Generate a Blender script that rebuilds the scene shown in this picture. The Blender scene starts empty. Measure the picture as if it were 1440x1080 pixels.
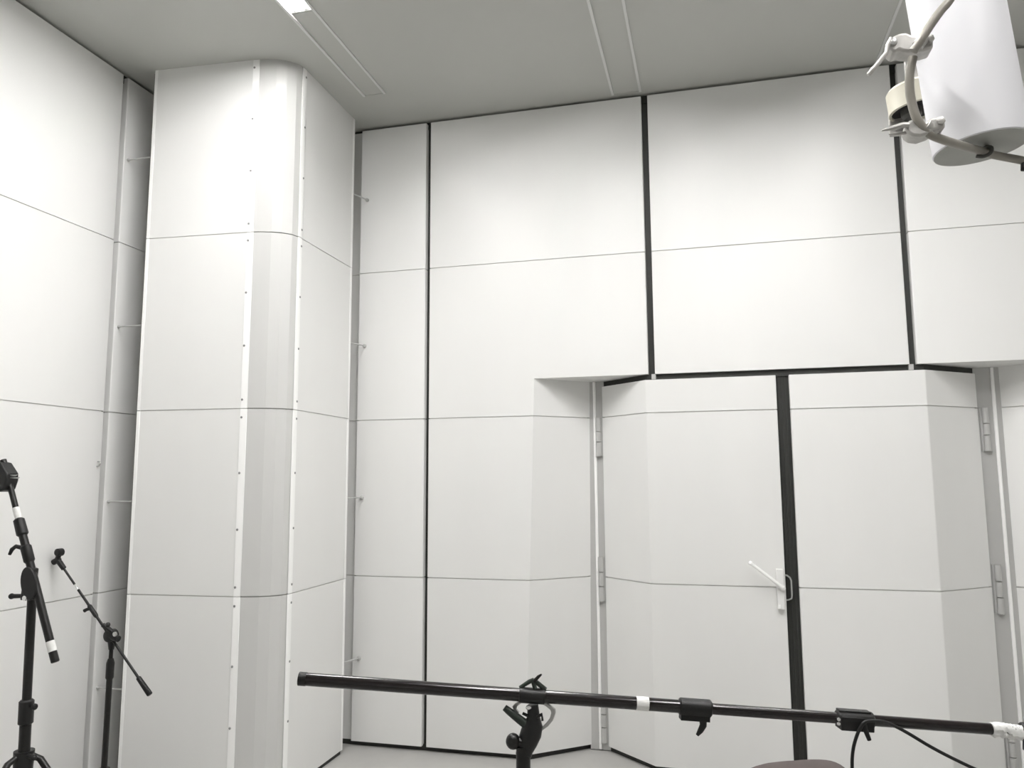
import bpy, bmesh, math, random
from mathutils import Vector, Matrix, Quaternion
random.seed(7)
C = bpy.context.scene.collection
PI = math.pi

# ------------------------------------------------------------------ materials
def mat(name, col, rough=0.5, metal=0.0, var=0.0, scale=3.0, bump=0.0, bscale=200.0, stretch=(1, 1, 1), spec=0.5):
    m = bpy.data.materials.new(name)
    m.use_nodes = True
    nt = m.node_tree
    b = nt.nodes['Principled BSDF']
    b.inputs['Base Color'].default_value = (*col, 1)
    b.inputs['Roughness'].default_value = rough
    b.inputs['Metallic'].default_value = metal
    b.inputs['Specular IOR Level'].default_value = spec
    tc = nt.nodes.new('ShaderNodeTexCoord')
    mp = nt.nodes.new('ShaderNodeMapping')
    mp.inputs['Scale'].default_value = stretch
    nt.links.new(tc.outputs['Object'], mp.inputs['Vector'])
    if var > 0:
        n = nt.nodes.new('ShaderNodeTexNoise')
        n.inputs['Scale'].default_value = scale
        n.inputs['Detail'].default_value = 6
        nt.links.new(mp.outputs['Vector'], n.inputs['Vector'])
        r = nt.nodes.new('ShaderNodeValToRGB')
        r.color_ramp.elements[0].position = 0.3
        r.color_ramp.elements[1].position = 0.7
        lo = [c * (1 - var) for c in col]
        hi = [min(1, c * (1 + var)) for c in col]
        r.color_ramp.elements[0].color = (*lo, 1)
        r.color_ramp.elements[1].color = (*hi, 1)
        nt.links.new(n.outputs['Fac'], r.inputs['Fac'])
        nt.links.new(r.outputs['Color'], b.inputs['Base Color'])
    if bump > 0:
        n2 = nt.nodes.new('ShaderNodeTexNoise')
        n2.inputs['Scale'].default_value = bscale
        nt.links.new(mp.outputs['Vector'], n2.inputs['Vector'])
        bp = nt.nodes.new('ShaderNodeBump')
        bp.inputs['Strength'].default_value = bump
        bp.inputs['Distance'].default_value = 0.002
        nt.links.new(n2.outputs['Fac'], bp.inputs['Height'])
        nt.links.new(bp.outputs['Normal'], b.inputs['Normal'])
    return m

def emit(name, col, strength):
    m = bpy.data.materials.new(name)
    m.use_nodes = True
    nt = m.node_tree
    nt.nodes.clear()
    o = nt.nodes.new('ShaderNodeOutputMaterial')
    e = nt.nodes.new('ShaderNodeEmission')
    e.inputs['Color'].default_value = (*col, 1)
    e.inputs['Strength'].default_value = strength
    nt.links.new(e.outputs[0], o.inputs[0])
    return m

LAMP = 176.0
M = dict(
    paint=mat('white_enamel_paint', (.77, .77, .757), .42, var=.012, scale=2.2, stretch=(1.5, 1.5, .35)),
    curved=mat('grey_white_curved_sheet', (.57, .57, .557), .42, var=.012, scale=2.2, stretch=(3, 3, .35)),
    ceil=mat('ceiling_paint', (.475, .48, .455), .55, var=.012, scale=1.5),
    rail=mat('white_rail_paint', (.86, .86, .85), .35),
    channelrail=mat('grey_white_rail_paint', (.66, .66, .65), .45),
    trim=mat('white_trim_enamel', (.93, .93, .92), .28),
    floor=mat('grey_floor_paint', (.43, .425, .41), .42, var=.06, scale=4.0, bump=.05, bscale=40),
    rubber=mat('dark_rubber_gasket', (.016, .017, .014), .6, var=.15, scale=9, stretch=(20, 20, .3)),
    seam=mat('seam_sealant', (.30, .30, .29), .6),
    seal=mat('black_rubber_edge', (.008, .008, .008), .7),
    steel=mat('brushed_steel', (.52, .52, .51), .35, metal=.75, var=.05, scale=30, stretch=(1, 1, .1)),
    hingemetal=mat('grey_hinge_metal', (.50, .50, .49), .4, metal=.2),
    chrome=mat('bright_chrome', (.85, .85, .85), .15, metal=.9),
    black=mat('black_powder_coat', (.008, .0075, .007), .38, var=.2, scale=60, spec=.35),
    blackgloss=mat('black_glossy_tube', (.010, .008, .008), .2, var=.05, scale=20),
    plastic=mat('black_plastic', (.009, .009, .009), .45, bump=.1, bscale=300, spec=.35),
    greenblack=mat('dark_green_plastic', (.014, .022, .016), .45),
    tape=mat('white_cloth_tape', (.78, .78, .76), .7, var=.05, scale=60, bump=.3, bscale=150),
    screw=mat('dull_screw_metal', (.30, .30, .30), .4, metal=.6),
    galv=mat('pale_cast_metal', (.46, .45, .43), .42, metal=.35, var=.12, scale=40, bump=.2, bscale=80),
    tube=mat('grey_painted_tube', (.27, .255, .225), .4, metal=.25, var=.08, scale=12),
    beige=mat('beige_enamel', (.55, .53, .44), .45, var=.03, scale=10),
    white=mat('matt_white_shell', (.71, .71, .735), .5),
    disc=mat('shaded_grey_end_plate', (.33, .335, .31), .55, var=.04, scale=20),  # shade on the plate's downward face is put into this grey
    core=mat('dark_grey_core', (.06, .06, .055), .5),
    chair=mat('grey_brown_leatherette', (.20, .17, .165), .38, var=.08, scale=15, bump=.15, bscale=120),
    lampglow=emit('fluorescent_glow', (1.0, .985, .975), LAMP),
)

# ------------------------------------------------------------------ geometry helpers
class MB:
    def __init__(s):
        s.bm = bmesh.new()
    def box(s, a, b):
        x0, y0, z0 = a; x1, y1, z1 = b
        return s.prism([(x0, y0), (x1, y0), (x1, y1), (x0, y1)], z0, z1)
    def prism(s, poly, z0, z1, top=None):
        top = top or poly
        n = len(poly)
        v0 = [s.bm.verts.new((x, y, z0)) for x, y in poly]
        v1 = [s.bm.verts.new((x, y, z1)) for x, y in top]
        s.bm.faces.new(v0[::-1]); s.bm.faces.new(v1)
        for i in range(n):
            j = (i + 1) % n
            s.bm.faces.new((v0[i], v0[j], v1[j], v1[i]))
        return s
    def slab(s, poly, y0, y1):            # outline in X-Z pushed through along Y
        n = len(poly)
        v0 = [s.bm.verts.new((x, y0, z)) for x, z in poly]
        v1 = [s.bm.verts.new((x, y1, z)) for x, z in poly]
        s.bm.faces.new(v0); s.bm.faces.new(v1[::-1])
        for i in range(n):
            j = (i + 1) % n
            s.bm.faces.new((v0[i], v1[i], v1[j], v0[j]))
        return s
    def tube(s, pts, r, seg=16, caps=True):
        pts = [Vector(p) for p in pts]
        rs = r if isinstance(r, (list, tuple)) else [r] * len(pts)
        tang = []
        for i in range(len(pts)):
            a = pts[max(0, i - 1)]; b = pts[min(len(pts) - 1, i + 1)]
            t = (b - a)
            if t.length < 1e-9: t = tang[-1] if tang else Vector((0, 0, 1))
            tang.append(t.normalized())
        t = tang[0]
        u = t.orthogonal().normalized()
        rings = []
        for i, p in enumerate(pts):
            if i:
                q = tang[i - 1].rotation_difference(tang[i])
                u = q @ u
                u = (u - tang[i] * u.dot(tang[i])).normalized()
            v = tang[i].cross(u)
            rings.append([s.bm.verts.new(p + (u * math.cos(2 * PI * k / seg) + v * math.sin(2 * PI * k / seg)) * rs[i]) for k in range(seg)])
        for a, b in zip(rings, rings[1:]):
            for k in range(seg):
                l = (k + 1) % seg
                s.bm.faces.new((a[k], a[l], b[l], b[k]))
        if caps:
            s.bm.faces.new(rings[0][::-1]); s.bm.faces.new(rings[-1])
        return s
    def lathe(s, p, axis, prof, seg=32):   # prof: (radius, distance along axis)
        p = Vector(p); a = Vector(axis).normalized()
        return s.tube_profile(p, a, prof, seg)
    def tube_profile(s, p, a, prof, seg):
        u = a.orthogonal().normalized(); v = a.cross(u)
        rings = []
        for r, h in prof:
            r = max(r, 1e-5)
            rings.append([s.bm.verts.new(p + a * h + (u * math.cos(2 * PI * k / seg) + v * math.sin(2 * PI * k / seg)) * r) for k in range(seg)])
        for A, B in zip(rings, rings[1:]):
            for k in range(seg):
                l = (k + 1) % seg
                s.bm.faces.new((A[k], A[l], B[l], B[k]))
        s.bm.faces.new(rings[0][::-1]); s.bm.faces.new(rings[-1])
        return s
    def obox(s, c, size, rot=None):        # oriented box
        c = Vector(c); R = rot or Matrix.Identity(3)
        vs = []
        for dx in (-.5, .5):
            for dy in (-.5, .5):
                for dz in (-.5, .5):
                    vs.append(s.bm.verts.new(c + R @ Vector((dx * size[0], dy * size[1], dz * size[2]))))
        for f in ((0, 1, 3, 2), (4, 6, 7, 5), (0, 4, 5, 1), (2, 3, 7, 6), (0, 2, 6, 4), (1, 5, 7, 3)):
            s.bm.faces.new([vs[i] for i in f])
        return s
    def ball(s, c, r, seg=20, sc=(1, 1, 1)):
        m = Matrix.Translation(Vector(c)) @ Matrix.Diagonal((*[r * k for k in sc], 1))
        bmesh.ops.create_uvsphere(s.bm, u_segments=seg, v_segments=seg // 2 + 2, radius=1, matrix=m)
        return s
    def build(s, name, material, parent=None, bevel=0.0, angle=35, bseg=2):
        bmesh.ops.recalc_face_normals(s.bm, faces=s.bm.faces)
        me = bpy.data.meshes.new(name)
        off = Vector((0, 0, 0))
        p = parent
        while p is not None:
            off += p.location; p = p.parent
        if parent is not None:
            bmesh.ops.translate(s.bm, verts=s.bm.verts, vec=-off)
            loc = Vector((0, 0, 0))
        else:
            xs = [v.co for v in s.bm.verts]
            loc = Vector(((min(v.x for v in xs) + max(v.x for v in xs)) / 2, (min(v.y for v in xs) + max(v.y for v in xs)) / 2, min(v.z for v in xs)))
            bmesh.ops.translate(s.bm, verts=s.bm.verts, vec=-loc)
        s.bm.to_mesh(me); s.bm.free()
        me.materials.append(material)
        for f in me.polygons: f.use_smooth = True
        me.set_sharp_from_angle(angle=math.radians(angle))
        o = bpy.data.objects.new(name, me)
        o.location = loc
        if parent is not None: o.parent = parent
        C.objects.link(o)
        if bevel > 0:
            b = o.modifiers.new('bevel', 'BEVEL')
            b.width = bevel; b.segments = bseg; b.limit_method = 'ANGLE'; b.angle_limit = math.radians(40)
            b.harden_normals = False
        return o

def empty(name, loc):
    o = bpy.data.objects.new(name, None)
    o.location = loc; o.empty_display_size = .1
    C.objects.link(o)
    return o
def tag(o, label, cat, group=None):
    o['label'] = label; o['category'] = cat
    if group: o['group'] = group
    return o
def struct(o):
    o['kind'] = 'structure'; return o

def round_poly(poly, rad, seg=4, which=None):
    out = []
    n = len(poly)
    for i in range(n):
        p = Vector(poly[i]); a = Vector(poly[i - 1]); b = Vector(poly[(i + 1) % n])
        if which is not None and i not in which:
            out.append((p.x, p.y)); continue
        r = min(rad, (a - p).length * .45, (b - p).length * .45)
        s_ = p + (a - p).normalized() * r; e = p + (b - p).normalized() * r
        for k in range(seg + 1):
            t = k / seg
            q = s_ * (1 - t) ** 2 + p * 2 * t * (1 - t) + e * t * t
            out.append((q.x, q.y))
    return out
def inset(poly, d):
    n = len(poly); area = 0
    for i in range(n):
        a = poly[i]; b = poly[(i + 1) % n]; area += a[0] * b[1] - b[0] * a[1]
    sg = 1 if area > 0 else -1
    out = []
    for i in range(n):
        p = Vector(poly[i]); a = Vector(poly[i - 1]); b = Vector(poly[(i + 1) % n])
        d1 = (p - a).normalized(); d2 = (b - p).normalized()
        n1 = Vector((-d1.y, d1.x)) * sg; n2 = Vector((-d2.y, d2.x)) * sg
        m = n1 + n2
        if m.length < 1e-6: m = n1
        m.normalize()
        k = d / max(.4, m.dot(n1))
        out.append((p.x + m.x * k, p.y + m.y * k))
    return out
SEAMS = [1.0136, 1.985, 2.949]
GAP = .0028
def stack(mb, poly, z0, z1, polytop=None, ins=.011):
    """sheet panels stacked with fine open joints; the joint is a real groove"""
    def at(z):
        if polytop is None: return poly
        t = (z - z0) / (z1 - z0)
        return [(a[0] * (1 - t) + b[0] * t, a[1] * (1 - t) + b[1] * t) for a, b in zip(poly, polytop)]
    cuts = [z for z in SEAMS if z0 + .02 < z < z1 - .02]
    lev = [z0] + cuts + [z1]
    for i in range(len(lev) - 1):
        a = lev[i] + (GAP if i else 0); b = lev[i + 1] - (GAP if i < len(lev) - 2 else 0)
        mb.prism(at(a), a, b, at(b))
    for z in cuts:
        mb.prism(inset(at(z), ins), z - GAP * 1.2, z + GAP * 1.2)
    return mb

# ------------------------------------------------------------------ room dimensions
YB, XL, XR, YR = 4.559, -3.2036, 4.10, -3.60     # inner faces: back, left, right, rear
ZP0, ZP1, ZC = .03, 3.930, 3.948                 # panel foot, panel head, ceiling
ZSOF, ZDOOR = 2.212, 2.178
TH = .06

floor = struct(MB().box((XL - .5, YR - .5, -.12), (XR + .5, YB + .75, 0)).build('floor', M['floor']))

# ceiling with recessed light channels running along Y
CH = [(-1.990, -1.855), (-.512, -.345), (.985, 1.150), (2.470, 2.635)]
YCH = (-3.2, 4.25)
YCHE = [4.15, 4.53, 4.53, 4.53]
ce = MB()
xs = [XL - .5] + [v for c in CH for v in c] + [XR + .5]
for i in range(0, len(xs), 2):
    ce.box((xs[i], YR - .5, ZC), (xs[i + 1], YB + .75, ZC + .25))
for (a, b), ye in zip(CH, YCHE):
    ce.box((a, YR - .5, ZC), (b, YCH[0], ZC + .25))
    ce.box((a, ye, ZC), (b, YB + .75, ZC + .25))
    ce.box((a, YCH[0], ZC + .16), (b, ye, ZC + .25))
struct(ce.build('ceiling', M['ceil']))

# ---- wall_back: panels standing in front of a dark backing
wb = struct(empty('wall_back', (0, YB, 0)))
back = MB()
back.box((XL - .5, YB + .45, 0), (XR + .5, YB + .75, ZC))
# dark rubber infills in the joints
for x0, x1, z0, z1 in [(-1.745, -1.700, 0, ZC), (-.352, -.300, ZSOF - .02, ZC), (1.046, 1.097, ZSOF - .02, ZC), (2.44, 2.50, 0, ZC), (3.1, 4.4, 0, ZC)]:
    back.box((x0, YB + .045, z0), (x1, YB + .5, z1))
back.box((XL - .4, YB + .035, 3.90), (XR + .4, YB + .5, ZC))
back.box((XL - .4, YB + .03, 0), (-1.09, YB + .5, .035))
back.box((1.9, YB + .03, 0), (XR + .4, YB + .5, .035))
back.prism([(-1.13, YB + .03), (-1.08, YB + .03), (-.757, YB + .315), (-.757, YB + .5), (-1.13, YB + .5)], 0, .035)
back.prism([(1.93, YB + .03), (1.86, YB + .03), (1.53, YB + .315), (1.53, YB + .5), (1.93, YB + .5)], 0, .035)
back.prism([(-.650, YB + .280), (-.360, YB + .020), (1.124, YB + .020), (1.436, YB + .276), (1.436, YB + .5), (-.650, YB + .5)], ZDOOR - .004, ZSOF - .001)
back.box((-.60, YB + .36, .03), (1.39, YB + .5, ZDOOR))
back.build('gasket', M['rubber'], wb)
def panel(poly, z0=ZP0, z1=ZP1, parent=wb, top=None, mb=None, fin=True):
    mb = mb or MB()
    stack(mb, poly, z0, z1, top)
    return mb.build('wall_panel', M['paint'], parent) if fin else mb
R_ = .006
def rp(poly, which=None): return round_poly(poly, R_, 3, which)
def rect(x0, x1, y0=YB, y1=YB + .5): return [(x0, y0), (x1, y0), (x1, y1), (x0, y1)]
panel(rect(XL + .01, -2.200, YB + .028, YB + .3))  # step added so the wall strip beside the column falls into shade
panel(rp(rect(-2.197, -1.738, YB, YB + .3), (0, 1)))
# panel left of the doorway: full height at the left, slanting into the doorway below, over the doorway above
mb = MB()
low = [(-1.709, YB), (-1.098, YB), (-.747, YB + .286), (-.747, YB + .44), (-1.709, YB + .44)]
lowt = [(-1.709, YB), (-1.030, YB), (-.722, YB + .286), (-.722, YB + .44), (-1.709, YB + .44)]
stack(mb, rp(low, (0,)), ZP0, ZSOF, rp(lowt, (0,)))
stack(mb, rp(rect(-1.709, -.345, YB, YB + .44), (0, 1)), ZSOF, ZP1)
mb.build('wall_panel', M['paint'], wb)
panel(rp(rect(-.307, 1.053, YB, YB + .44), (0, 1)), ZSOF, ZP1)
mb = MB()
low = [(1.860, YB), (2.455, YB), (2.455, YB + .44), (1.556, YB + .44), (1.556, YB + .286)]
stack(mb, low, ZP0, ZSOF)
stack(mb, rp(rect(1.090, 2.455, YB, YB + .44), (0, 1)), ZSOF, ZP1)
mb.build('wall_panel', M['paint'], wb)
panel(rp(rect(2.488, XR - .01, YB, YB + .3), (0, 1)))

# ---- wall_left
wl = struct(empty('wall_left', (XL, 0, 0)))
g = MB()
g.box((XL - .4, YR - .4, 0), (XL - .30, YB + .6, ZC))
for y in (-2.5, -1.0, .52, 2.03, 3.552):
    g.box((XL - .35, y - .03, 0), (XL - .042, y + .03, ZC))
g.box((XL - .35, YR - .3, 3.90), (XL - .03, YB + .4, ZC))
g.box((XL - .35, YR - .3, 0), (XL - .03, YB + .4, .035))
g.build('gasket', M['rubber'], wl)
ys = [YR, -2.5, -1.0, .52, 2.03, 3.552, YB - .005]
for i in range(len(ys) - 1):
    y0 = ys[i] + (.018 if i else 0); y1 = ys[i + 1] - .018 if i < len(ys) - 2 else ys[i + 1]
    panel(rp([(XL, y1), (XL - .3, y1), (XL - .3, y0), (XL, y0)], (0, 3)), parent=wl)
MB().tube([(XL, 3.508, 1.712), (XL + .012, 3.508, 1.712), (XL + .02, 3.506, 1.700), (XL + .014, 3.504, 1.688), (XL, 3.504, 1.686)], .0035, 8).build('cable_hook', M['steel'], wl)

# ---- the walls to the right and behind the camera
wr = struct(empty('wall_right', (XR, 0, 0)))
for i in range(5):
    y0 = YR + i * 1.632; y1 = YR + (i + 1) * 1.632 - .03
    panel(rp([(XR, y0), (XR + .3, y0), (XR + .3, y1), (XR, y1)], (0, 3)), parent=wr)
MB().box((XR + .3, YR - .4, 0), (XR + .4, YB + .6, ZC)).build('gasket', M['rubber'], wr)
wf = struct(empty('wall_rear', (0, YR, 0)))
for i in range(5):
    x0 = XL + .005 + i * 1.459; x1 = XL + (i + 1) * 1.459 - .03
    panel(rp([(x0, YR), (x1, YR), (x1, YR - .3), (x0, YR - .3)], (0, 1)), parent=wf)
MB().box((XL - .4, YR - .4, 0), (XR + .4, YR - .3, ZC)).build('gasket', M['rubber'], wf)

# ---- double door in the slanted recess
dr = struct(empty('door_1', (.4, YB + .1, 0)))
for x in (-.70, 1.500):
    MB().box((x - .065, YB + .275, .005), (x + .065, YB + .45, ZSOF)).build('door_post', M['hingemetal'], dr)
lf = stack(MB(), rp([(-.655, YB + .262), (-.362, YB), (.362, YB), (.362, YB + .10), (-.60, YB + .36)], (1, 2)), ZP0, ZDOOR).build('door_leaf', M['paint'], dr)
rf = stack(MB(), rp([(.432, YB), (1.126, YB), (1.440, YB + .256), (1.40, YB + .36), (.432, YB + .10)], (0, 1)), ZP0, ZDOOR).build('door_leaf', M['paint'], dr)
gk = MB().box((.360, YB + .035, .01), (.434, YB + .2, ZDOOR))
for k in range(3):
    gk.box((.372 + k * .020, YB + .028, .01), (.380 + k * .020, YB + .036, ZDOOR))
gk.prism([(-.645, YB + .275), (-.362, YB + .025), (1.126, YB + .025), (1.43, YB + .275), (1.43, YB + .36), (-.645, YB + .36)], .002, .032)
gk.build('door_gasket', M['rubber'], dr)
for sx, hx, px in ((1, -.682, -.7045), (-1, 1.478, 1.530)):
    MB().tube([(px, YB + .272, .01), (px, YB + .272, ZSOF - .002)], .0095, 12).build('hinge_rod', M['trim'], dr)
    for z0, z1 in ((1.745, 1.985), (.87, 1.13), (.05, .30)):
        h = MB()
        h.tube([(hx, YB + .262, z0), (hx, YB + .262, z0 + .085)], .017, 14)
        h.tube([(hx, YB + .262, z0 + .09), (hx, YB + .262, z1 - .09)], .0165, 14)
        h.tube([(hx, YB + .262, z1 - .085), (hx, YB + .262, z1)], .017, 14)
        h.box((hx - .026, YB + .268, z0), (hx + .026, YB + .276, z1))
        h.build('hinge', M['hingemetal'], dr)
# lever lock with a raised arm
lk = MB()
lk.box((.314, YB - .026, .898), (.352, YB + .003, 1.112))
lk.lathe((.343, YB - .024, 1.014), (0, -1, 0), [(.016, 0), (.016, .018), (.012, .022)], 20)
lock = lk.build('lock_plate', M['paint'], lf, bevel=.003)
ar = MB().tube([(.343, YB - .042, 1.016), (.300, YB - .056, 1.052), (.182, YB - .070, 1.146)], [.0105, .0095, .0085], 12)
ar.ball((.182, YB - .070, 1.146), .0125, 12)
ar.build('lever_arm', M['trim'], lf)
MB().box((.316, YB - .036, .903), (.330, YB - .024, .925)).build('lock_bolt', M['trim'], lf, bevel=.002)
MB().tube([(.352, YB + .012, 1.079), (.372, YB - .002, 1.077), (.386, YB - .006, 1.066), (.391, YB - .006, 1.05), (.391, YB - .006, .972), (.388, YB - .006, .956), (.374, YB - .002, .948), (.352, YB + .012, .942)], .0045, 10).build('pull_handle', M['steel'], lf)
for x in (-.315, 1.06):
    MB().box((x - .012, YB + .004, ZDOOR + .004), (x + .012, YB + .10, ZSOF)).build('door_stop', M['hingemetal'], dr)

# ---- rails and cover strips of the light channels
for n, ((a, b), ye) in enumerate(zip(CH, YCHE)):
    t = struct(empty('trim_%d' % (n + 1), ((a + b) / 2, 3.5, ZC)))
    for x, s in ((a, -1), (b, 1)):
        MB().box((x - .007, YCH[0], ZC - .006), (x + .007, ye, ZC + .03)).build('rail', M['channelrail'], t)
    MB().box((a + .007, 3.285, ZC + .002), (b - .007, ye, ZC + .02)).build('cover_strip', M['ceil'], t)
    MB().box((a + .007, YCH[0], ZC + .002), (b - .007, -2.6, ZC + .02)).build('cover_strip', M['ceil'], t)

# ---- fluorescent fittings sunk in the channels
LENS_Z = ZC + .052
TUBE_DEPTH = [.011, .032, .032, .032]
labels = {(0, 0): 'lit fluorescent strip in the ceiling channel beside the corner column',
          (0, 1): 'lit fluorescent strip in the left ceiling channel, one back from the column',
          (0, 2): 'lit fluorescent strip at the rear end of the left ceiling channel',
          (1, 0): 'lit fluorescent strip in the second ceiling channel, nearest the door wall',
          (1, 1): 'lit fluorescent strip in the second ceiling channel, above the camera',
          (1, 2): 'lit fluorescent strip at the rear end of the second ceiling channel',
          (2, 0): 'lit fluorescent strip in the third ceiling channel, nearest the door wall',
          (2, 1): 'lit fluorescent strip in the third ceiling channel, right of the camera',
          (2, 2): 'lit fluorescent strip at the rear end of the third ceiling channel'}
LIT = [(0, 0), (1, 0), (1, 1), (2, 0), (2, 1)]
for (c, k) in LIT:
    a, b = CH[c]
    y1 = 3.28 - k * 1.75; y0 = y1 - 1.24
    r = tag(empty('ceiling_light', ((a + b) / 2, (y0 + y1) / 2, ZC)), labels[(c, k)], 'ceiling light', 'fluorescent strips in the ceiling channels')
    TUBE_Z = ZC + TUBE_DEPTH[c]
    for dx in (-.030, .030):
        xm = (a + b) / 2 + dx
        MB().tube([(xm, y0 + .030, TUBE_Z), (xm, y1 - .030, TUBE_Z)], .013, 14).build('fluorescent_tube', M['lampglow'], r)
        for yy, d in ((y0 + .010, 1), (y1 - .010, -1)):
            MB().tube([(xm, yy, TUBE_Z), (xm, yy + d * .020, TUBE_Z)], .0125, 12).build('tube_socket', M['rail'], r)
    hs = MB()
    hs.box((a + .007, y0, LENS_Z + .011), (b - .007, y1, ZC + .16))
    hs.box((a + .007, y0, ZC), (a + .009, y1, LENS_Z + .02)); hs.box((b - .009, y0, ZC), (b - .007, y1, LENS_Z + .02))
    hs.build('housing', M['rail'], r)
    for yy in (y0, y1 - .010):
        MB().box((a + .010, yy, ZC + .002), (b - .010, yy + .010, LENS_Z + .005)).build('end_cap', M['rail'], r)

# ------------------------------------------------------------------ curved corner column
A_, T1, T2, B_ = Vector((-3.017, 3.564)), Vector((-2.393, 3.612)), Vector((-2.181, 3.767)), Vector((-2.185, 4.422))
ctl = Vector((-2.190, 3.640))
curve = []
for k in range(25):
    t = k / 24
    curve.append(T1 * (1 - t) ** 2 + ctl * 2 * t * (1 - t) + T2 * t * t)
path = [A_.lerp(T1, k / 12) for k in range(12)] + curve + [T2.lerp(B_, k / 12) for k in range(1, 13)]
arc = [0]
for a, b in zip(path, path[1:]): arc.append(arc[-1] + (b - a).length)
sT1, sT2, sB = arc[12], arc[36], arc[-1]
def at_arc(s):
    for i in range(len(arc) - 1):
        if s <= arc[i + 1] + 1e-9:
            t = (s - arc[i]) / (arc[i + 1] - arc[i])
            d = (path[i + 1] - path[i]).normalized()
            return path[i].lerp(path[i + 1], t), d
    return path[-1], (path[-1] - path[-2]).normalized()
def band(s0, s1, o0, o1, n=24):            # strip of the outline between two offsets (positive = towards the room)
    out, inn = [], []
    for k in range(n + 1):
        p, d = at_arc(s0 + (s1 - s0) * k / n)
        nn = Vector((d.y, -d.x))
        out.append(tuple(p + nn * o1)); inn.append(tuple(p + nn * o0))
    return out + inn[::-1]
col = tag(empty('corner_column', (-2.45, 3.95, 0)), 'tall white column with rounded front edge, standing in the corner of the room', 'column')
CZ0, CZ1 = .022, ZC
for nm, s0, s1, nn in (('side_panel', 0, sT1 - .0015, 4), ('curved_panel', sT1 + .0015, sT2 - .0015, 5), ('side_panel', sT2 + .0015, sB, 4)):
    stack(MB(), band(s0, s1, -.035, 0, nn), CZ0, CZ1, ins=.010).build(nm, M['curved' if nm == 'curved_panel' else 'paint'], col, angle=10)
MB().prism(band(.01, sB - .01, -.030, -.006, 40), 0, CZ0 + .002).build('base_plinth', M['rubber'], col)
fl = MB()
fl.prism([(A_.x, A_.y + .030), (A_.x + .018, A_.y + .031), (A_.x + .018, A_.y + .07), (A_.x, A_.y + .07)], CZ0, CZ1)
fl.prism([(B_.x - .070, B_.y), (B_.x - .030, B_.y), (B_.x - .030, B_.y - .018), (B_.x - .07, B_.y - .018)], CZ0, CZ1)
fl.build('back_flange', M['paint'], col)
MB().prism([(A_.x - .007, A_.y + .004), (A_.x, A_.y + .004), (A_.x, A_.y + .036), (A_.x - .007, A_.y + .036)], CZ0, CZ1 - .02).build('edge_seal', M['seal'], col)
def strip(s0, s1, thick, mname, screws):
    mb = MB()
    lev = [CZ0] + SEAMS + [CZ1 - .002]
    for i in range(4):
        mb.prism(band(s0, s1, .0002, thick, 6), lev[i] + (.0012 if i else 0), lev[i + 1] - (.0012 if i < 3 else 0))
    st = mb.build('trim_strip', M[mname], col, bevel=.0012, bseg=1)
    if screws is not None:
        p, d = at_arc(screws); nn = Vector((d.y, -d.x, 0))
        for i in range(4):
            z0, z1 = lev[i], lev[i + 1]
            for z in (z0 + .047, z0 + .047 + (z1 - z0 - .094) / 3, z0 + .047 + (z1 - z0 - .094) * 2 / 3, z1 - .047):
                q = Vector((p.x, p.y, z)) + nn * thick
                MB().lathe(q, nn, [(.0062, -.001), (.0062, .0018), (.004, .0032)], 12).build('screw', M['screw'], st)
    return st
strip(sT1 - .018, sT1 + .020, .004, 'trim', sT1 - .009)
strip(sT2 - .020, sT2 + .020, .004, 'trim', sT2 + .012)
strip(.0, .020, .003, 'trim', None)
strip(sB - .024, sB, .003, 'trim', None)
for z in (3.445, 2.467, 1.497, .520):
    b = MB()
    b.tube([(XL + .002, 3.600, z), (A_.x + .004, 3.600, z)], .0042, 10)
    b.lathe((XL + .0005, 3.600, z), (1, 0, 0), [(.0095, 0), (.0095, .005), (.006, .012)], 14)
    b.build('bracket', M['hingemetal'], col)
    b = MB()
    b.tube([(-2.150, YB - .002, z), (-2.158, YB - .035, z), (B_.x - .006, B_.y - .004, z)], .0045, 10)
    b.lathe((-2.150, YB - .0005, z), (0, -1, 0), [(.012, 0), (.012, .010), (.007, .018)], 14)
    b.build('bracket', M['hingemetal'], col)

# ------------------------------------------------------------------ helpers for stands
def V(*a): return Vector(a)
def spread_legs(root, hub, n, reach, a0, r, zt, mname, foot=True):
    hub = V(*hub)
    for k in range(n):
        a = a0 + 2 * PI * k / n
        d = V(math.cos(a), math.sin(a), 0)
        p0 = V(hub.x, hub.y, hub.z) + d * .03
        p1 = V(hub.x, hub.y, .020) + d * reach
        mb = MB().tube([p0, p0 + d * .03 + V(0, 0, -.012), p1], r, 12)
        q = hub.lerp(V(hub.x, hub.y, zt), 1) + d * .022
        m = (p0 + (p1 - p0) * .5)
        mb.tube([q, m], r * .5, 8)
        lg = mb.build('leg', M[mname], root)
        if foot:
            MB().tube([p1 + (p0 - p1).normalized() * .05, p1 - (p0 - p1).normalized() * .004, p1 - (p0 - p1).normalized() * .008], [r * 1.35, r * 1.35, r * .9], 12).build('rubber_foot', M['plastic'], lg)

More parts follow.
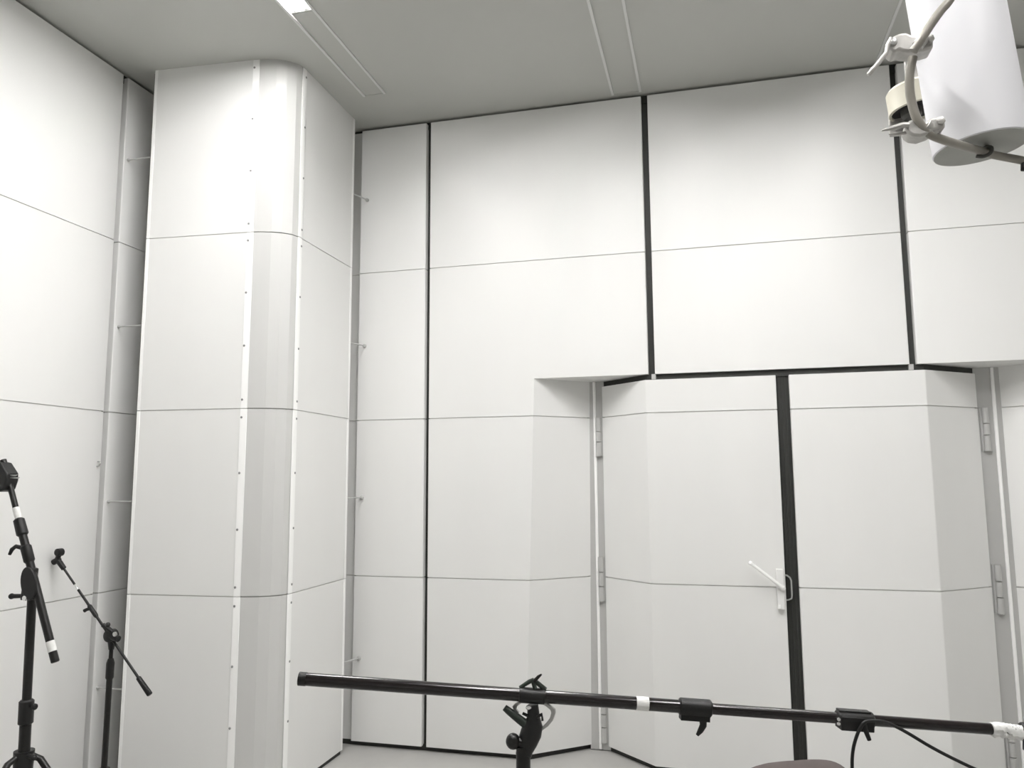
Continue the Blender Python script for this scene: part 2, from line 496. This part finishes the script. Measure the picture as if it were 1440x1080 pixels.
# ------------------------------------------------------------------ heavy boom stand at the left
LY = 2.55
def L(x, z, y=LY): return V(x, y, z)
hs_ = tag(empty('microphone_stand', (-2.575, LY, 0)), 'thick black tripod stand with steeply tilted taped boom, at the left edge', 'microphone stand')
pole_lo, pole_hi = L(-2.574, .10), L(-2.598, 1.185)
def lp(t): return pole_lo.lerp(pole_hi, t)
MB().tube([lp(0), lp(.58)], .0205, 18).build('lower_pole', M['black'], hs_)
MB().tube([lp(.55), lp(1)], .0165, 18).build('upper_pole', M['black'], hs_)
c = MB().tube([lp(.535), lp(.54), lp(.615), lp(.62)], [.020, .0265, .0265, .021], 18).build('height_collar', M['plastic'], hs_)
k = lp(.60)
MB().tube([k, k + V(.045, -.008, .0)], .006, 8).lathe(k + V(.040, -.007, 0), (1, -.15, 0), [(.010, 0), (.012, .004), (.012, .010), (.008, .014)], 12).build('clamp_knob', M['plastic'], c)
hub = lp(.43)
hb = MB().tube([hub + V(0, 0, -.06), hub + V(0, 0, .02)], [.033, .036], 18)
hb.build('tripod_hub', M['plastic'], hs_)
MB().tube([hub + V(.02, -.01, .008), hub + V(.075, -.03, .010)], [.007, .009], 10).ball(hub + V(.078, -.031, .010), .011, 10).build('hub_knob', M['plastic'], hs_)
spread_legs(hs_, hub, 3, .44, .35, .0125, .16, 'black')
# boom
dirB = (L(-2.4375, .925) - L(-2.715, 1.600)).normalized()
def bm_(t): return L(-2.715, 1.600) + dirB * t
piv = L(-2.575, 1.226)
Ltot = (L(-2.4375, .925) - L(-2.715, 1.600)).length
yoff = V(0, -.030, 0)
def bq(t): return bm_(t) + yoff
MB().tube([bq(-.10), bq(.36)], .0110, 16).build('boom_tube', M['black'], hs_)
MB().tube([bq(.20), bq(Ltot - .002), bq(Ltot)], [.0150, .0150, .012], 18).build('boom_tube', M['black'], hs_)
MB().tube([bq(.105), bq(.140)], .0128, 16).tube([bq(.140), bq(.152)], .0118, 16).build('tape_band', M['tape'], hs_)
MB().tube([bq(.150), bq(.156), bq(.215), bq(.222)], [.0135, .0200, .0215, .0160], 18).build('boom_sleeve', M['plastic'], hs_)
MB().tube([bq(.262), bq(.268), bq(.325), bq(.332)], [.0155, .0200, .0200, .0155], 18).build('boom_collar', M['plastic'], hs_)
p = bq(.275)
MB().tube([p + V(-.01, 0, 0), p + V(-.045, -.005, .008), p + V(-.062, -.006, -.004), p + V(-.072, -.006, -.024)], [.009, .008, .008, .006], 10).build('collar_lever', M['plastic'], hs_)
MB().tube([bq(Ltot - .082), bq(Ltot - .042)], .0158, 18).build('tape_band', M['tape'], hs_)
# tilt head: oval plate, bolt and knob
hd = MB()
pl = []
for k in range(28):
    a = 2 * PI * k / 28
    pl.append((piv.x + .006 + math.cos(a) * .036 + math.sin(a) * -.010, piv.z - .010 + math.sin(a) * .062))
hd.slab(pl, LY - .052, LY - .042)
hd.build('tilt_head', M['plastic'], hs_, bevel=.003)
MB().slab([(-2.612, 1.150), (-2.562, 1.150), (-2.558, 1.27), (-2.590, 1.278), (-2.605, 1.24)], LY - .042, LY - .014).build('tilt_block', M['black'], hs_, bevel=.004)
MB().lathe((-2.578, LY - .050, 1.160), (0, -1, 0), [(.010, 0), (.010, .005), (.006, .007)], 14).build('tilt_bolt', M['chrome'], hs_)
MB().tube([L(-2.61, 1.165, LY - .03), L(-2.655, 1.163, LY - .036)], [.008, .009], 10).ball(L(-2.658, 1.163, LY - .036), .0115, 10).build('tilt_knob', M['plastic'], hs_)
# clip head at the upper end, half out of the picture
ch_ = MB()
h0 = bq(-.02)
ch_.slab([(h0.x - .075, h0.z + .075), (h0.x - .015, h0.z + .062), (h0.x + .022, h0.z + .020), (h0.x + .024, h0.z - .008), (h0.x + .012, h0.z - .045), (h0.x - .018, h0.z - .055), (h0.x - .06, h0.z + .0)], LY - .060, LY - .002)
ch_.build('clip_head', M['plastic'], hs_, bevel=.006)
for dz, ln in ((.012, .055), (.002, .068)):
    MB().tube([V(h0.x + .010, LY - .04, h0.z + dz), V(h0.x + ln - .002, LY - .045, h0.z + dz - .001), V(h0.x + ln + .004, LY - .045, h0.z + dz + .002)], [.0028, .0024, .001], 8).build('prong', M['steel'], hs_)

# ------------------------------------------------------------------ thin boom stand beside it
SY = 3.27
ms = tag(empty('microphone_stand', (-2.870, SY, 0)), 'thin black microphone stand with a slanting boom and clip, in front of the corner column', 'microphone stand')
def S(x, z, y=SY): return V(x, y, z)
p0, p1 = S(-2.846, .03), S(-2.842, .83)
def sp(t): return p0.lerp(p1, t)
MB().tube([sp(0), sp(.87)], .0138, 16).build('lower_pole', M['black'], ms)
MB().tube([sp(.80), sp(.99)], .0095, 14).build('upper_pole', M['black'], ms)
MB().tube([sp(.79), sp(.80), sp(.885), sp(.91)], [.0145, .0185, .0185, .0125], 16).build('height_collar', M['plastic'], ms)
hub = S(-2.845, .235)
MB().tube([hub + V(0, 0, -.05), hub + V(0, 0, .02)], [.024, .026], 16).build('tripod_hub', M['plastic'], ms)
spread_legs(ms, hub, 3, .30, 1.9, .0085, .07, 'black')
e0, e1 = S(-3.140, 1.196, SY), S(-2.606, .606, SY + .02)
db = (e1 - e0).normalized(); LB = (e1 - e0).length
def sb(t): return e0 + db * t + V(0, -.026, 0)
MB().tube([sb(.0), sb(.125)], .0055, 12).build('boom_tube', M['black'], ms)
MB().tube([sb(.125), sb(.158)], .0042, 12).build('boom_joint', M['chrome'], ms, )
MB().tube([sb(.158), sb(LB)], .0062, 12).build('boom_tube', M['black'], ms)
MB().tube([sb(LB - .105), sb(LB - .10), sb(LB - .004), sb(LB)], [.007, .0115, .0135, .011], 14).build('counterweight', M['plastic'], ms)
q = sb(.275)
MB().tube([sb(.255), sb(.26), sb(.32), sb(.33)], [.007, .0105, .0105, .007], 12).tube([q, q + V(-.022, -.004, -.006), q + V(-.034, -.004, -.012)], [.007, .008, .009], 10).build('boom_clamp', M['plastic'], ms)
hd = MB()
hc = S(-2.838, .868, SY - .012)
hd.lathe(hc + V(0, .024, 0), (0, -1, 0), [(.018, 0), (.029, .004), (.029, .042), (.018, .048)], 20)
hd.tube([hc + V(-.004, .012, -.01), S(-2.842, .80)], [.022, .012], 12)
hd.tube([hc + V(.01, -.008, .0), hc + V(.055, -.012, -.012)], [.018, .015], 12)
hd.build('tilt_head', M['plastic'], ms)
q = hc + V(-.006, -.022, .042)
MB().tube([q + V(.022, .01, -.02), q, q + V(-.022, -.002, .010)], [.010, .010, .011], 10).ball(q + V(.004, 0, .012), .012, 10).build('tilt_knob', M['plastic'], ms)
MB().lathe(hc + V(.042, -.020, .012), (0, -1, 0), [(.011, 0), (.011, .006), (.007, .008)], 12).build('head_label', M['steel'], ms)
cl = MB()
cq = sb(-.002)
cl.tube([cq + db * .025, cq + db * -.015, cq + db * -.03], [.0125, .0135, .010], 12)
cl.tube([cq + db * -.03 + V(-.026, 0, -.012), cq + db * -.02 + V(0, 0, .012)], [.0145, .014], 12)
cl.tube([cq + db * -.03 + V(-.005, 0, 0), cq + V(-.012, -.002, .058)], [.012, .012], 12)
cl.lathe(cq + V(-.014, .018, .060), (0, -1, 0), [(.012, 0), (.019, .005), (.019, .033), (.012, .038)], 16)
cl.build('microphone_clip', M['plastic'], ms)

# ------------------------------------------------------------------ long horizontal boom on a stand in front
bs = tag(empty('boom_stand', (-.372, 1.535, 0)), 'long glossy black horizontal boom on a clamp stand, across the bottom foreground', 'boom stand')
f0, f1 = V(-.787, 1.407, 1.2215), V(.62, 1.785, 1.1075)
df = (f1 - f0).normalized()
upf = V(0, 0, 1); upf = (upf - df * upf.dot(df)).normalized(); sdf = df.cross(upf)
def bf(x): return f0 + df * ((x - f0.x) / df.x)          # point of the boom axis at a given X
MB().tube([f0, bf(-.784), bf(-.06)], [.0113, .0122, .0122], 24).build('boom_tube', M['blackgloss'], bs)
MB().tube([bf(-.08), bf(.62)], .0104, 24).build('boom_tube', M['blackgloss'], bs)
MB().tube([f0 - df * .002, bf(-.775)], .0128, 24).build('tube_end_cap', M['plastic'], bs)
MB().tube([bf(-.160), bf(-.137)], .0130, 24).build('tape_band', M['tape'], bs)
col1 = MB().tube([bf(-.080), bf(-.077), bf(-.022), bf(-.019)], [.0135, .0165, .0165, .0130], 24)
q = bf(-.05)
col1.obox(q + upf * -.018, (.056, .020, .010), Matrix((df, sdf, upf)).transposed())
col1 = col1.build('clamp_collar', M['plastic'], bs)
ql = bf(-.034) - upf * .020
MB().tube([ql, ql + df * .001 - upf * .012, ql - df * .004 - upf * .022, ql - df * .010 - upf * .031], [.0078, .0068, .0055, .003], 12).build('collar_lever', M['plastic'], col1)
col2 = MB().tube([bf(.214), bf(.217), bf(.280), bf(.283)], [.0125, .0158, .0158, .0125], 24)
rot = Matrix((df, sdf, upf)).transposed()
col2.obox(bf(.249) - upf * .006 - sdf * .0 + V(0, 0, 0), (.064, .030, .026), rot)
col2.obox(bf(.246) + upf * .015, (.062, .018, .004), rot)
col2 = col2.build('clamp_collar', M['plastic'], bs, bevel=.0015)
for dx, dz in ((.221, .002), (.221, -.006)):
    MB().lathe(bf(dx) + upf * dz + V(-.004, -.0150, 0), (-.2, -1, 0), [(.0034, -.004), (.0034, .002), (.002, .003)], 10).build('screw', M['chrome'], col2)
ql = bf(.262) + V(0, -.016, -.002)
MB().tube([ql, ql + df * .004 - upf * .012, ql + df * .012 - upf * .030], [.006, .0048, .0040], 10).build('wing_lever', M['plastic'], col2)
# crumpled white tape at the right end and the joint it wraps
tp = MB()
nseg = 26
rings = []
for i in range(15):
    x = .503 + .0042 * i
    c0 = bf(x)
    ring = []
    for k in range(nseg):
        a = 2 * PI * k / nseg
        rr = .0122 + .0022 * math.sin(3 * a + i * .9) * math.sin(i * 1.3 + k * .5) + random.uniform(-.0006, .0008)
        if math.sin(a) < -.3: rr += .003 * abs(math.sin(i * .9))
        ring.append(tp.bm.verts.new(c0 + sdf * math.cos(a) * rr + upf * math.sin(a) * rr))
    rings.append(ring)
for a, b in zip(rings, rings[1:]):
    for k in range(nseg):
        l = (k + 1) % nseg
        tp.bm.faces.new((a[k], a[l], b[l], b[k]))
tp.bm.faces.new(rings[0][::-1]); tp.bm.faces.new(rings[-1])
tp.build('tape_band', M['tape'], bs)
ej = MB().tube([bf(.558), bf(.562), bf(.60), bf(.61)], [.012, .017, .017, .011], 20)
ej.obox(bf(.580) - upf * .022, (.024, .022, .030), rot)
ej.build('end_clamp', M['plastic'], bs, bevel=.002)
MB().tube([bf(.60), bf(.62) - upf * .0, bf(.68) - upf * .01], [.008, .009, .009], 14).build('microphone_holder', M['plastic'], bs)
# stand under it
sc = bf(-.372)
sx, sy, sz = sc
hx_ = bf(-.354)
def H(dx, dz, dy=0): return V(hx_.x + dx * 1.4, hx_.y + dy * 1.2, hx_.z + dz * 1.4)
pt, pbm = V(sx + .001, sy, sz - .104), V(sx - .004, sy + .006, .42)
MB().tube([pbm, pt + V(0, 0, .010)], .0138, 20).build('upper_pole', M['black'], bs)
MB().tube([V(sx - .004, sy + .006, .10), V(sx - .004, sy + .006, .55)], .0175, 20).build('lower_pole', M['black'], bs)
MB().tube([V(sx - .004, sy + .006, .53), V(sx - .004, sy + .006, .54), V(sx - .004, sy + .006, .61), V(sx - .004, sy + .006, .62)], [.018, .024, .024, .018], 20).build('height_collar', M['plastic'], bs)
hub = V(sx - .004, sy + .006, .40)
MB().tube([hub + V(0, 0, -.06), hub + V(0, 0, .03)], [.028, .031], 18).build('tripod_hub', M['plastic'], bs)
spread_legs(bs, hub, 3, .40, .6, .0115, .13, 'black')
# head: saddle round the boom, twisting body, ball knob, lever and arc plate
sd = MB()
sd.tube([hx_ - df * .0255, hx_ - df * .0245, hx_ + df * .0235, hx_ + df * .0245], [.013, .0147, .0147, .013], 24)
sd.build('saddle', M['plastic'], bs)
br = MB()
br.tube([bf(hx_.x - .024) + upf * .013, H(-.003, .019, -.002), H(.003, .0215, -.002)], [.0034, .0042, .0042], 10)
br.tube([H(.003, .0215, -.002), bf(hx_.x + .024) + upf * .013], [.0044, .0048], 10)
br.tube([H(.002, .020, -.002), H(.005, .009, -.002)], .0044, 10)
br.build('top_bracket', M['greenblack'], bs)
MB().tube([H(.004, .020, -.003), H(.010, .0265, -.004), H(.0145, .030, -.004)], [.0034, .0032, .0016], 10).build('locking_pin', M['black'], bs)
bd = MB()
bd.tube([H(.001, -.012), H(.002, -.028), H(.001, -.038), H(-.002, -.050), H(-.007, -.062), H(-.011, -.072), V(sx + .001, sy, sz - .112)], [.0105, .0125, .0190, .0205, .0190, .0165, .0150], 20)
bd.tube([H(.001, -.028, -.006), H(-.012, -.022, -.008)], [.0034, .0028], 8)
bd.tube([H(.004, -.028, -.006), H(.015, -.022, -.008), H(.016, -.030, -.008)], [.0034, .0034, .0024], 8)
bd.build('tilt_body', M['plastic'], bs)
MB().ball(H(-.003, -.0135, -.0105), .0058, 12, (1, .8, .8)).build('pivot_bolt', M['chrome'], bs)
MB().tube([H(-.007, -.060, -.006), H(-.024, -.060, -.010)], .009, 10).ball(H(-.0250, -.0590, -.011), .0140, 20, (1, 1, 1.08)).build('ball_knob', M['black'], bs)
MB().tube([H(-.004, -.040, -.004), H(-.018, -.030, -.007), H(-.031, -.020, -.010), H(-.037, -.0155, -.011)], [.0090, .0082, .0072, .0060], 12).build('tilt_lever', M['greenblack'], bs)
ac = MB()
out = [(.017, -.0125), (.024, -.0165), (.0305, -.021), (.031, -.026), (.0275, -.036), (.021, -.044), (.013, -.050), (.008, -.050), (.012, -.046), (.019, -.039), (.0235, -.033), (.0255, -.026), (.0245, -.0225), (.019, -.018), (.012, -.0145)]
ac.slab([(hx_.x + a * 1.45, hx_.z + b * 1.4 + .006) for a, b in out], hx_.y + .002, hx_.y + .010)
ac.build('arc_plate', M['steel'], bs, bevel=.001)
ac = MB()
out = [(-.0175, -.012), (-.024, -.0165), (-.028, -.0205), (-.026, -.0265), (-.021, -.030), (-.0185, -.0285), (-.0225, -.0245), (-.0215, -.0205), (-.013, -.014)]
ac.slab([(hx_.x + a * 1.45, hx_.z + b * 1.4 + .006) for a, b in out], hx_.y + .002, hx_.y + .010)
ac.build('arc_plate', M['steel'], bs, bevel=.001)

# cable looped over the second collar
def bez(ctrl, n=10):                       # Catmull-Rom through points
    P = [V(*c) for c in ctrl]
    P = [P[0] * 2 - P[1]] + P + [P[-1] * 2 - P[-2]]
    out = []
    for i in range(1, len(P) - 2):
        for k in range(n):
            t = k / n
            a, b, c_, d = P[i - 1], P[i], P[i + 1], P[i + 2]
            out.append(.5 * ((2 * b) + (c_ - a) * t + (2 * a - 5 * b + 4 * c_ - d) * t * t + (3 * b - a - 3 * c_ + d) * t ** 3))
    out.append(P[-2]); return out
w = [(.20, 1.72, .012), (.215, 1.69, .03), (.228, 1.676, .30), (.232, 1.672, .60), (.2355, 1.669, .90), (.2362, 1.668, .99), (.2365, 1.668, 1.044), (.238, 1.666, 1.075), (.243, 1.664, 1.100), (.2525, 1.664, 1.124),
     (.262, 1.6655, 1.1375), (.275, 1.673, 1.1395), (.300, 1.6805, 1.1375), (.322, 1.690, 1.1275), (.345, 1.694, 1.115),
     (.385, 1.700, 1.091), (.432, 1.712, 1.066), (.482, 1.725, 1.043), (.62, 1.75, .99), (.80, 1.72, .80), (.88, 1.68, .35), (.86, 1.72, .03), (.78, 1.80, .008)]
tag(MB().tube(bez(w, 12), .0032, 10).build('cable', M['plastic']), 'thin black cable looped over the collar near the right end of the horizontal boom', 'cable')

# ------------------------------------------------------------------ chair whose back just shows at the bottom
cx, cy = .150, 2.03
oc = tag(empty('office_chair', (cx, cy, 0)), 'grey brown padded chair, only its rounded back top showing at the bottom edge', 'chair')
rz = Matrix.Rotation(math.radians(24), 3, 'Z')
def CH_(x, y, z): return rz @ V(x, y, 0) + V(cx, cy, z)
bk = MB()
nx, nz = 22, 16
W, Ht = .36, .46
def backpt(u, v, side):
    # rounded-rectangle outline, gently hollowed
    n = 3.4
    x, z = u, v
    m = (abs(x) ** n + abs(z) ** n) ** (1 / n) if (x or z) else 0
    mx = max(abs(x), abs(z))
    s_ = mx / m if m else 1
    X, Z = x * s_ * W / 2, z * s_ * Ht / 2
    edge = mx
    th = .028 * math.sqrt(max(0, 1 - edge ** 4)) + .0005
    Y = .35 * X * X - .05 * (Z / Ht) + side * th
    return CH_(X, Y - .0, .718 + Z)
for side in (-1, 1):
    gv = [[bk.bm.verts.new(backpt(-1 + 2 * i / nx, -1 + 2 * j / nz, side)) for j in range(nz + 1)] for i in range(nx + 1)]
    for i in range(nx):
        for j in range(nz):
            bk.bm.faces.new((gv[i][j], gv[i + 1][j], gv[i + 1][j + 1], gv[i][j + 1]))
bmesh.ops.remove_doubles(bk.bm, verts=bk.bm.verts, dist=.0025)
bk.build('backrest', M['chair'], oc, angle=70)
sg = MB()
sg.prism(round_poly([tuple(CH_(a, b, 0)[:2]) for a, b in ((-.23, -.48), (.23, -.48), (.22, -.05), (-.22, -.05))], .07, 6), .42, .49)
sg.build('seat', M['chair'], oc, bevel=.02, bseg=4)
MB().tube([CH_(0, -.18, .405), CH_(0, .0, .40), CH_(0, .052, .44), CH_(0, .050, .66)], .018, 12).build('back_support', M['plastic'], oc)
MB().tube([CH_(0, -.26, .10), CH_(0, -.26, .42)], .026, 16).build('gas_column', M['black'], oc)
for k in range(5):
    a = 2 * PI * k / 5 + .3
    d = V(math.cos(a), math.sin(a), 0)
    c0 = CH_(0, -.26, .11)
    lg = MB().tube([c0, c0 + d * .26 + V(0, 0, -.035)], [.024, .015], 12).build('base_leg', M['plastic'], oc)
    q = c0 + d * .265; q.z = .028
    MB().lathe(q + d.cross(V(0, 0, 1)) * -.022, d.cross(V(0, 0, 1)), [(.018, 0), (.026, .006), (.026, .038), (.018, .044)], 18).tube([q + V(0, 0, .02), q + V(0, 0, .055)], .007, 8).build('caster', M['black'], lg)

# ------------------------------------------------------------------ hanging white cylinder, its tube frame and the small housing behind
hcyl = tag(empty('hanging_cylinder', (.662, 2.043, 2.403)), 'large white cylinder with a shaded grey end plate, hanging at the upper right', 'cylinder')
ax = V(-.033, -.004, .3925).normalized()
b0 = V(.664, 2.043, 2.400)
Lc = 1.0
MB().lathe(b0, ax, [(.103, .0005), (.1055, .003), (.1055, Lc - .003), (.103, Lc)], 72).build('shell', M['white'], hcyl)
MB().lathe(b0, -ax, [(.1030, -.004), (.1030, .0012), (.098, .002)], 72).build('end_plate', M['disc'], hcyl)
tp_ = b0 + ax * Lc
MB().tube([tp_ - ax * .01, tp_ + ax * .02, V(tp_.x - .03, tp_.y, ZC + .004)], .004, 10).build('hanging_wire', M['steel'], hcyl)
hk = b0 - ax * .002
hook = MB().tube(bez([(.6665, 2.040, 2.401), (.671, 2.024, 2.394), (.673, 2.002, 2.382), (.668, 1.998, 2.368), (.655, 2.004, 2.3635), (.640, 2.004, 2.366)], 6), .0046, 10)
hook.build('hook', M['core'], hcyl)

fr = tag(empty('tube_frame', (.50, 1.86, 2.45)), 'bent grey tube with two lever clamps, curving round in front of the white cylinder', 'tube frame')
lowp = [(.90, 2.085, 2.326), (.758, 2.055, 2.362), (.693, 2.040, 2.377), (.655, 2.010, 2.3785), (.586, 1.935, 2.370), (.535, 1.885, 2.368), (.503, 1.865, 2.378), (.479, 1.855, 2.409), (.468, 1.850, 2.456), (.466, 1.845, 2.496), (.470, 1.842, 2.528), (.476, 1.840, 2.552)]
MB().tube(bez(lowp, 8), .0098, 18).build('lower_tube', M['tube'], fr)
upp = [(.471, 1.815, 2.553), (.488, 1.810, 2.576), (.507, 1.810, 2.605), (.530, 1.810, 2.636), (.551, 1.812, 2.661), (.578, 1.820, 2.713), (.605, 1.83, 2.80), (.620, 1.84, 2.95), (.625, 1.845, 3.4), (.625, 1.845, ZC + .004)]
MB().tube(bez(upp, 8), .0098, 18).build('upper_tube', M['tube'], fr)
kn = V(.752, 2.048, 2.340)
MB().tube([V(.757, 2.055, 2.360), kn, kn + V(.02, -.012, -.006)], [.006, .007, .008], 10).build('frame_knob', M['plastic'], fr)
KY = 1.872
def px2(x, y, Y=KY):                       # clamp outlines were laid out on a small grid; turned here into metres
    return (.461 + (x - 1268) * .00147 - (y - 75) * .00011, 2.581 - (y - 75) * .00173 - (x - 1268) * .00022)
def clamp(outline, jaw, ylo, yhi):
    return MB().slab([px2(*q) for q in outline], ylo, yhi)
c1 = clamp([(1247, 63), (1252, 57), (1262, 52.5), (1272, 51.5), (1280, 55), (1292, 56), (1310, 53), (1310, 73), (1297, 77), (1282, 79), (1268, 78), (1262, 76), (1255, 80), (1248, 74)], None, KY - .020, KY + .030).build('clamp', M['galv'], fr, bevel=.006, bseg=3)
x, z = px2(1292, 66)
MB().tube([V(x - .008, KY - .024, z - .010), V(x + .006, KY - .024, z + .008)], .0135, 16).build('clamp_jaw', M['galv'], c1)
x, z = px2(1304, 62); MB().lathe((x, KY - .018, z), (0, -1, 0), [(.010, 0), (.010, .008), (.006, .010)], 6).build('clamp_nut', M['galv'], c1)
x, z = px2(1253, 66); MB().lathe((x, KY - .018, z), (0, -1, 0), [(.0085, 0), (.0085, .006), (.005, .008)], 16).build('clamp_bolt', M['steel'], c1)
MB().tube([V(*(lambda q: (q[0], KY - .022, q[1]))(px2(*q))) for q in ((1250, 60), (1245, 70), (1243, 81), (1232, 95), (1218, 111), (1216.5, 112.5))], [.004, .0050, .0045, .0052, .0050, .003], 10).build('lever', M['galv'], c1)
c2 = clamp([(1270, 182), (1277, 173), (1290, 169), (1297, 176), (1305, 170), (1325, 165), (1327, 182), (1312, 186), (1306, 190), (1292, 195), (1281, 194), (1274, 190)], None, KY - .018, KY + .030).build('clamp', M['galv'], fr, bevel=.006, bseg=3)
x, z = px2(1308, 182)
MB().tube([V(x - .012, KY - .010, z + .008), V(x + .010, KY + .002, z - .006)], .0150, 16).build('clamp_jaw', M['galv'], c2)
x, z = px2(1320, 174); MB().lathe((x, KY - .016, z), (0, -1, 0), [(.009, 0), (.009, .007), (.005, .009)], 6).build('clamp_nut', M['galv'], c2)
MB().tube([V(*(lambda q: (q[0], KY - .018, q[1]))(px2(*q))) for q in ((1276, 180), (1268, 180), (1252, 185), (1237, 188.5))], [.006, .0062, .0055, .002], 10).tube([V(*(lambda q: (q[0], KY - .006, q[1]))(px2(*q))) for q in ((1276, 187), (1262, 189.5), (1249, 190.5))], [.004, .004, .002], 10).build('lever', M['galv'], c2)

hz = tag(empty('round_housing', (.545, 2.13, 2.52)), 'small round beige housing with dark open underside, behind the white cylinder', 'housing')
rc = V(.5760, 2.222, 2.5930); rax = V(-.09, 0, 1).normalized()
ro = .0705
MB().lathe(rc, rax, [(ro - .010, .030), (ro - .006, .0), (ro - .001, -.001), (ro + .001, .002), (ro, .006), (ro, .060), (ro - .006, .068), (.0, .070)], 48).build('drum', M['beige'], hz)
MB().lathe(rc, rax, [(0, .006), (ro - .007, .006), (ro - .007, .012), (0, .012)], 40).build('inner_plate', M['seal'], hz)
kc = rc + V(-.018, -.006, .0)
MB().lathe(kc, -rax, [(.026, -.010), (.026, .014), (.020, .022), (.010, .024)], 28).build('motor_core', M['core'], hz)
MB().box((.512, 2.262, 2.546), (.584, 2.270, 2.615)).build('mounting_plate', M['galv'], hz, bevel=.002)
MB().box((.545, 2.190, 2.655), (.577, 2.202, 2.765)).build('mounting_plate', M['galv'], hz, bevel=.002)
x, z = px2(1280, 70)
MB().tube([V(x, KY + .028, z), V(.561, 2.192, 2.745)], .006, 10).build('spacer_rod', M['steel'], hz)
x, z = px2(1290, 182)
MB().tube([V(x, KY + .028, z), V(.552, 2.262, 2.560)], .006, 10).build('spacer_rod', M['steel'], hz)

# ------------------------------------------------------------------ camera, world, view
cam = bpy.data.cameras.new('camera')
co = bpy.data.objects.new('camera', cam)
C.objects.link(co)
r = Vector((0.96848448, 0.24901302, -0.00550701)); u = Vector((0.03593368, -0.11780962, 0.99238584)); f = Vector((-0.24646822, 0.96130817, 0.12304475))
co.matrix_world = Matrix(((r.x, u.x, -f.x, 0), (r.y, u.y, -f.y, 0), (r.z, u.z, -f.z, 1.6), (0, 0, 0, 1)))
cam.sensor_fit = 'HORIZONTAL'; cam.sensor_width = 36
cam.lens = 36 * 1091.495 / 1440
cam.clip_start = .05
sc_ = bpy.context.scene
sc_.camera = co
w = bpy.data.worlds.new('world'); sc_.world = w
w.use_nodes = True
w.node_tree.nodes['Background'].inputs[0].default_value = (.05, .05, .05, 1)
sc_.view_settings.view_transform = 'Standard'
sc_.view_settings.look = 'None'
sc_.view_settings.gamma = 1
sc_.view_settings.exposure = 0.0
sc_.cycles.max_bounces = 14
sc_.cycles.diffuse_bounces = 10
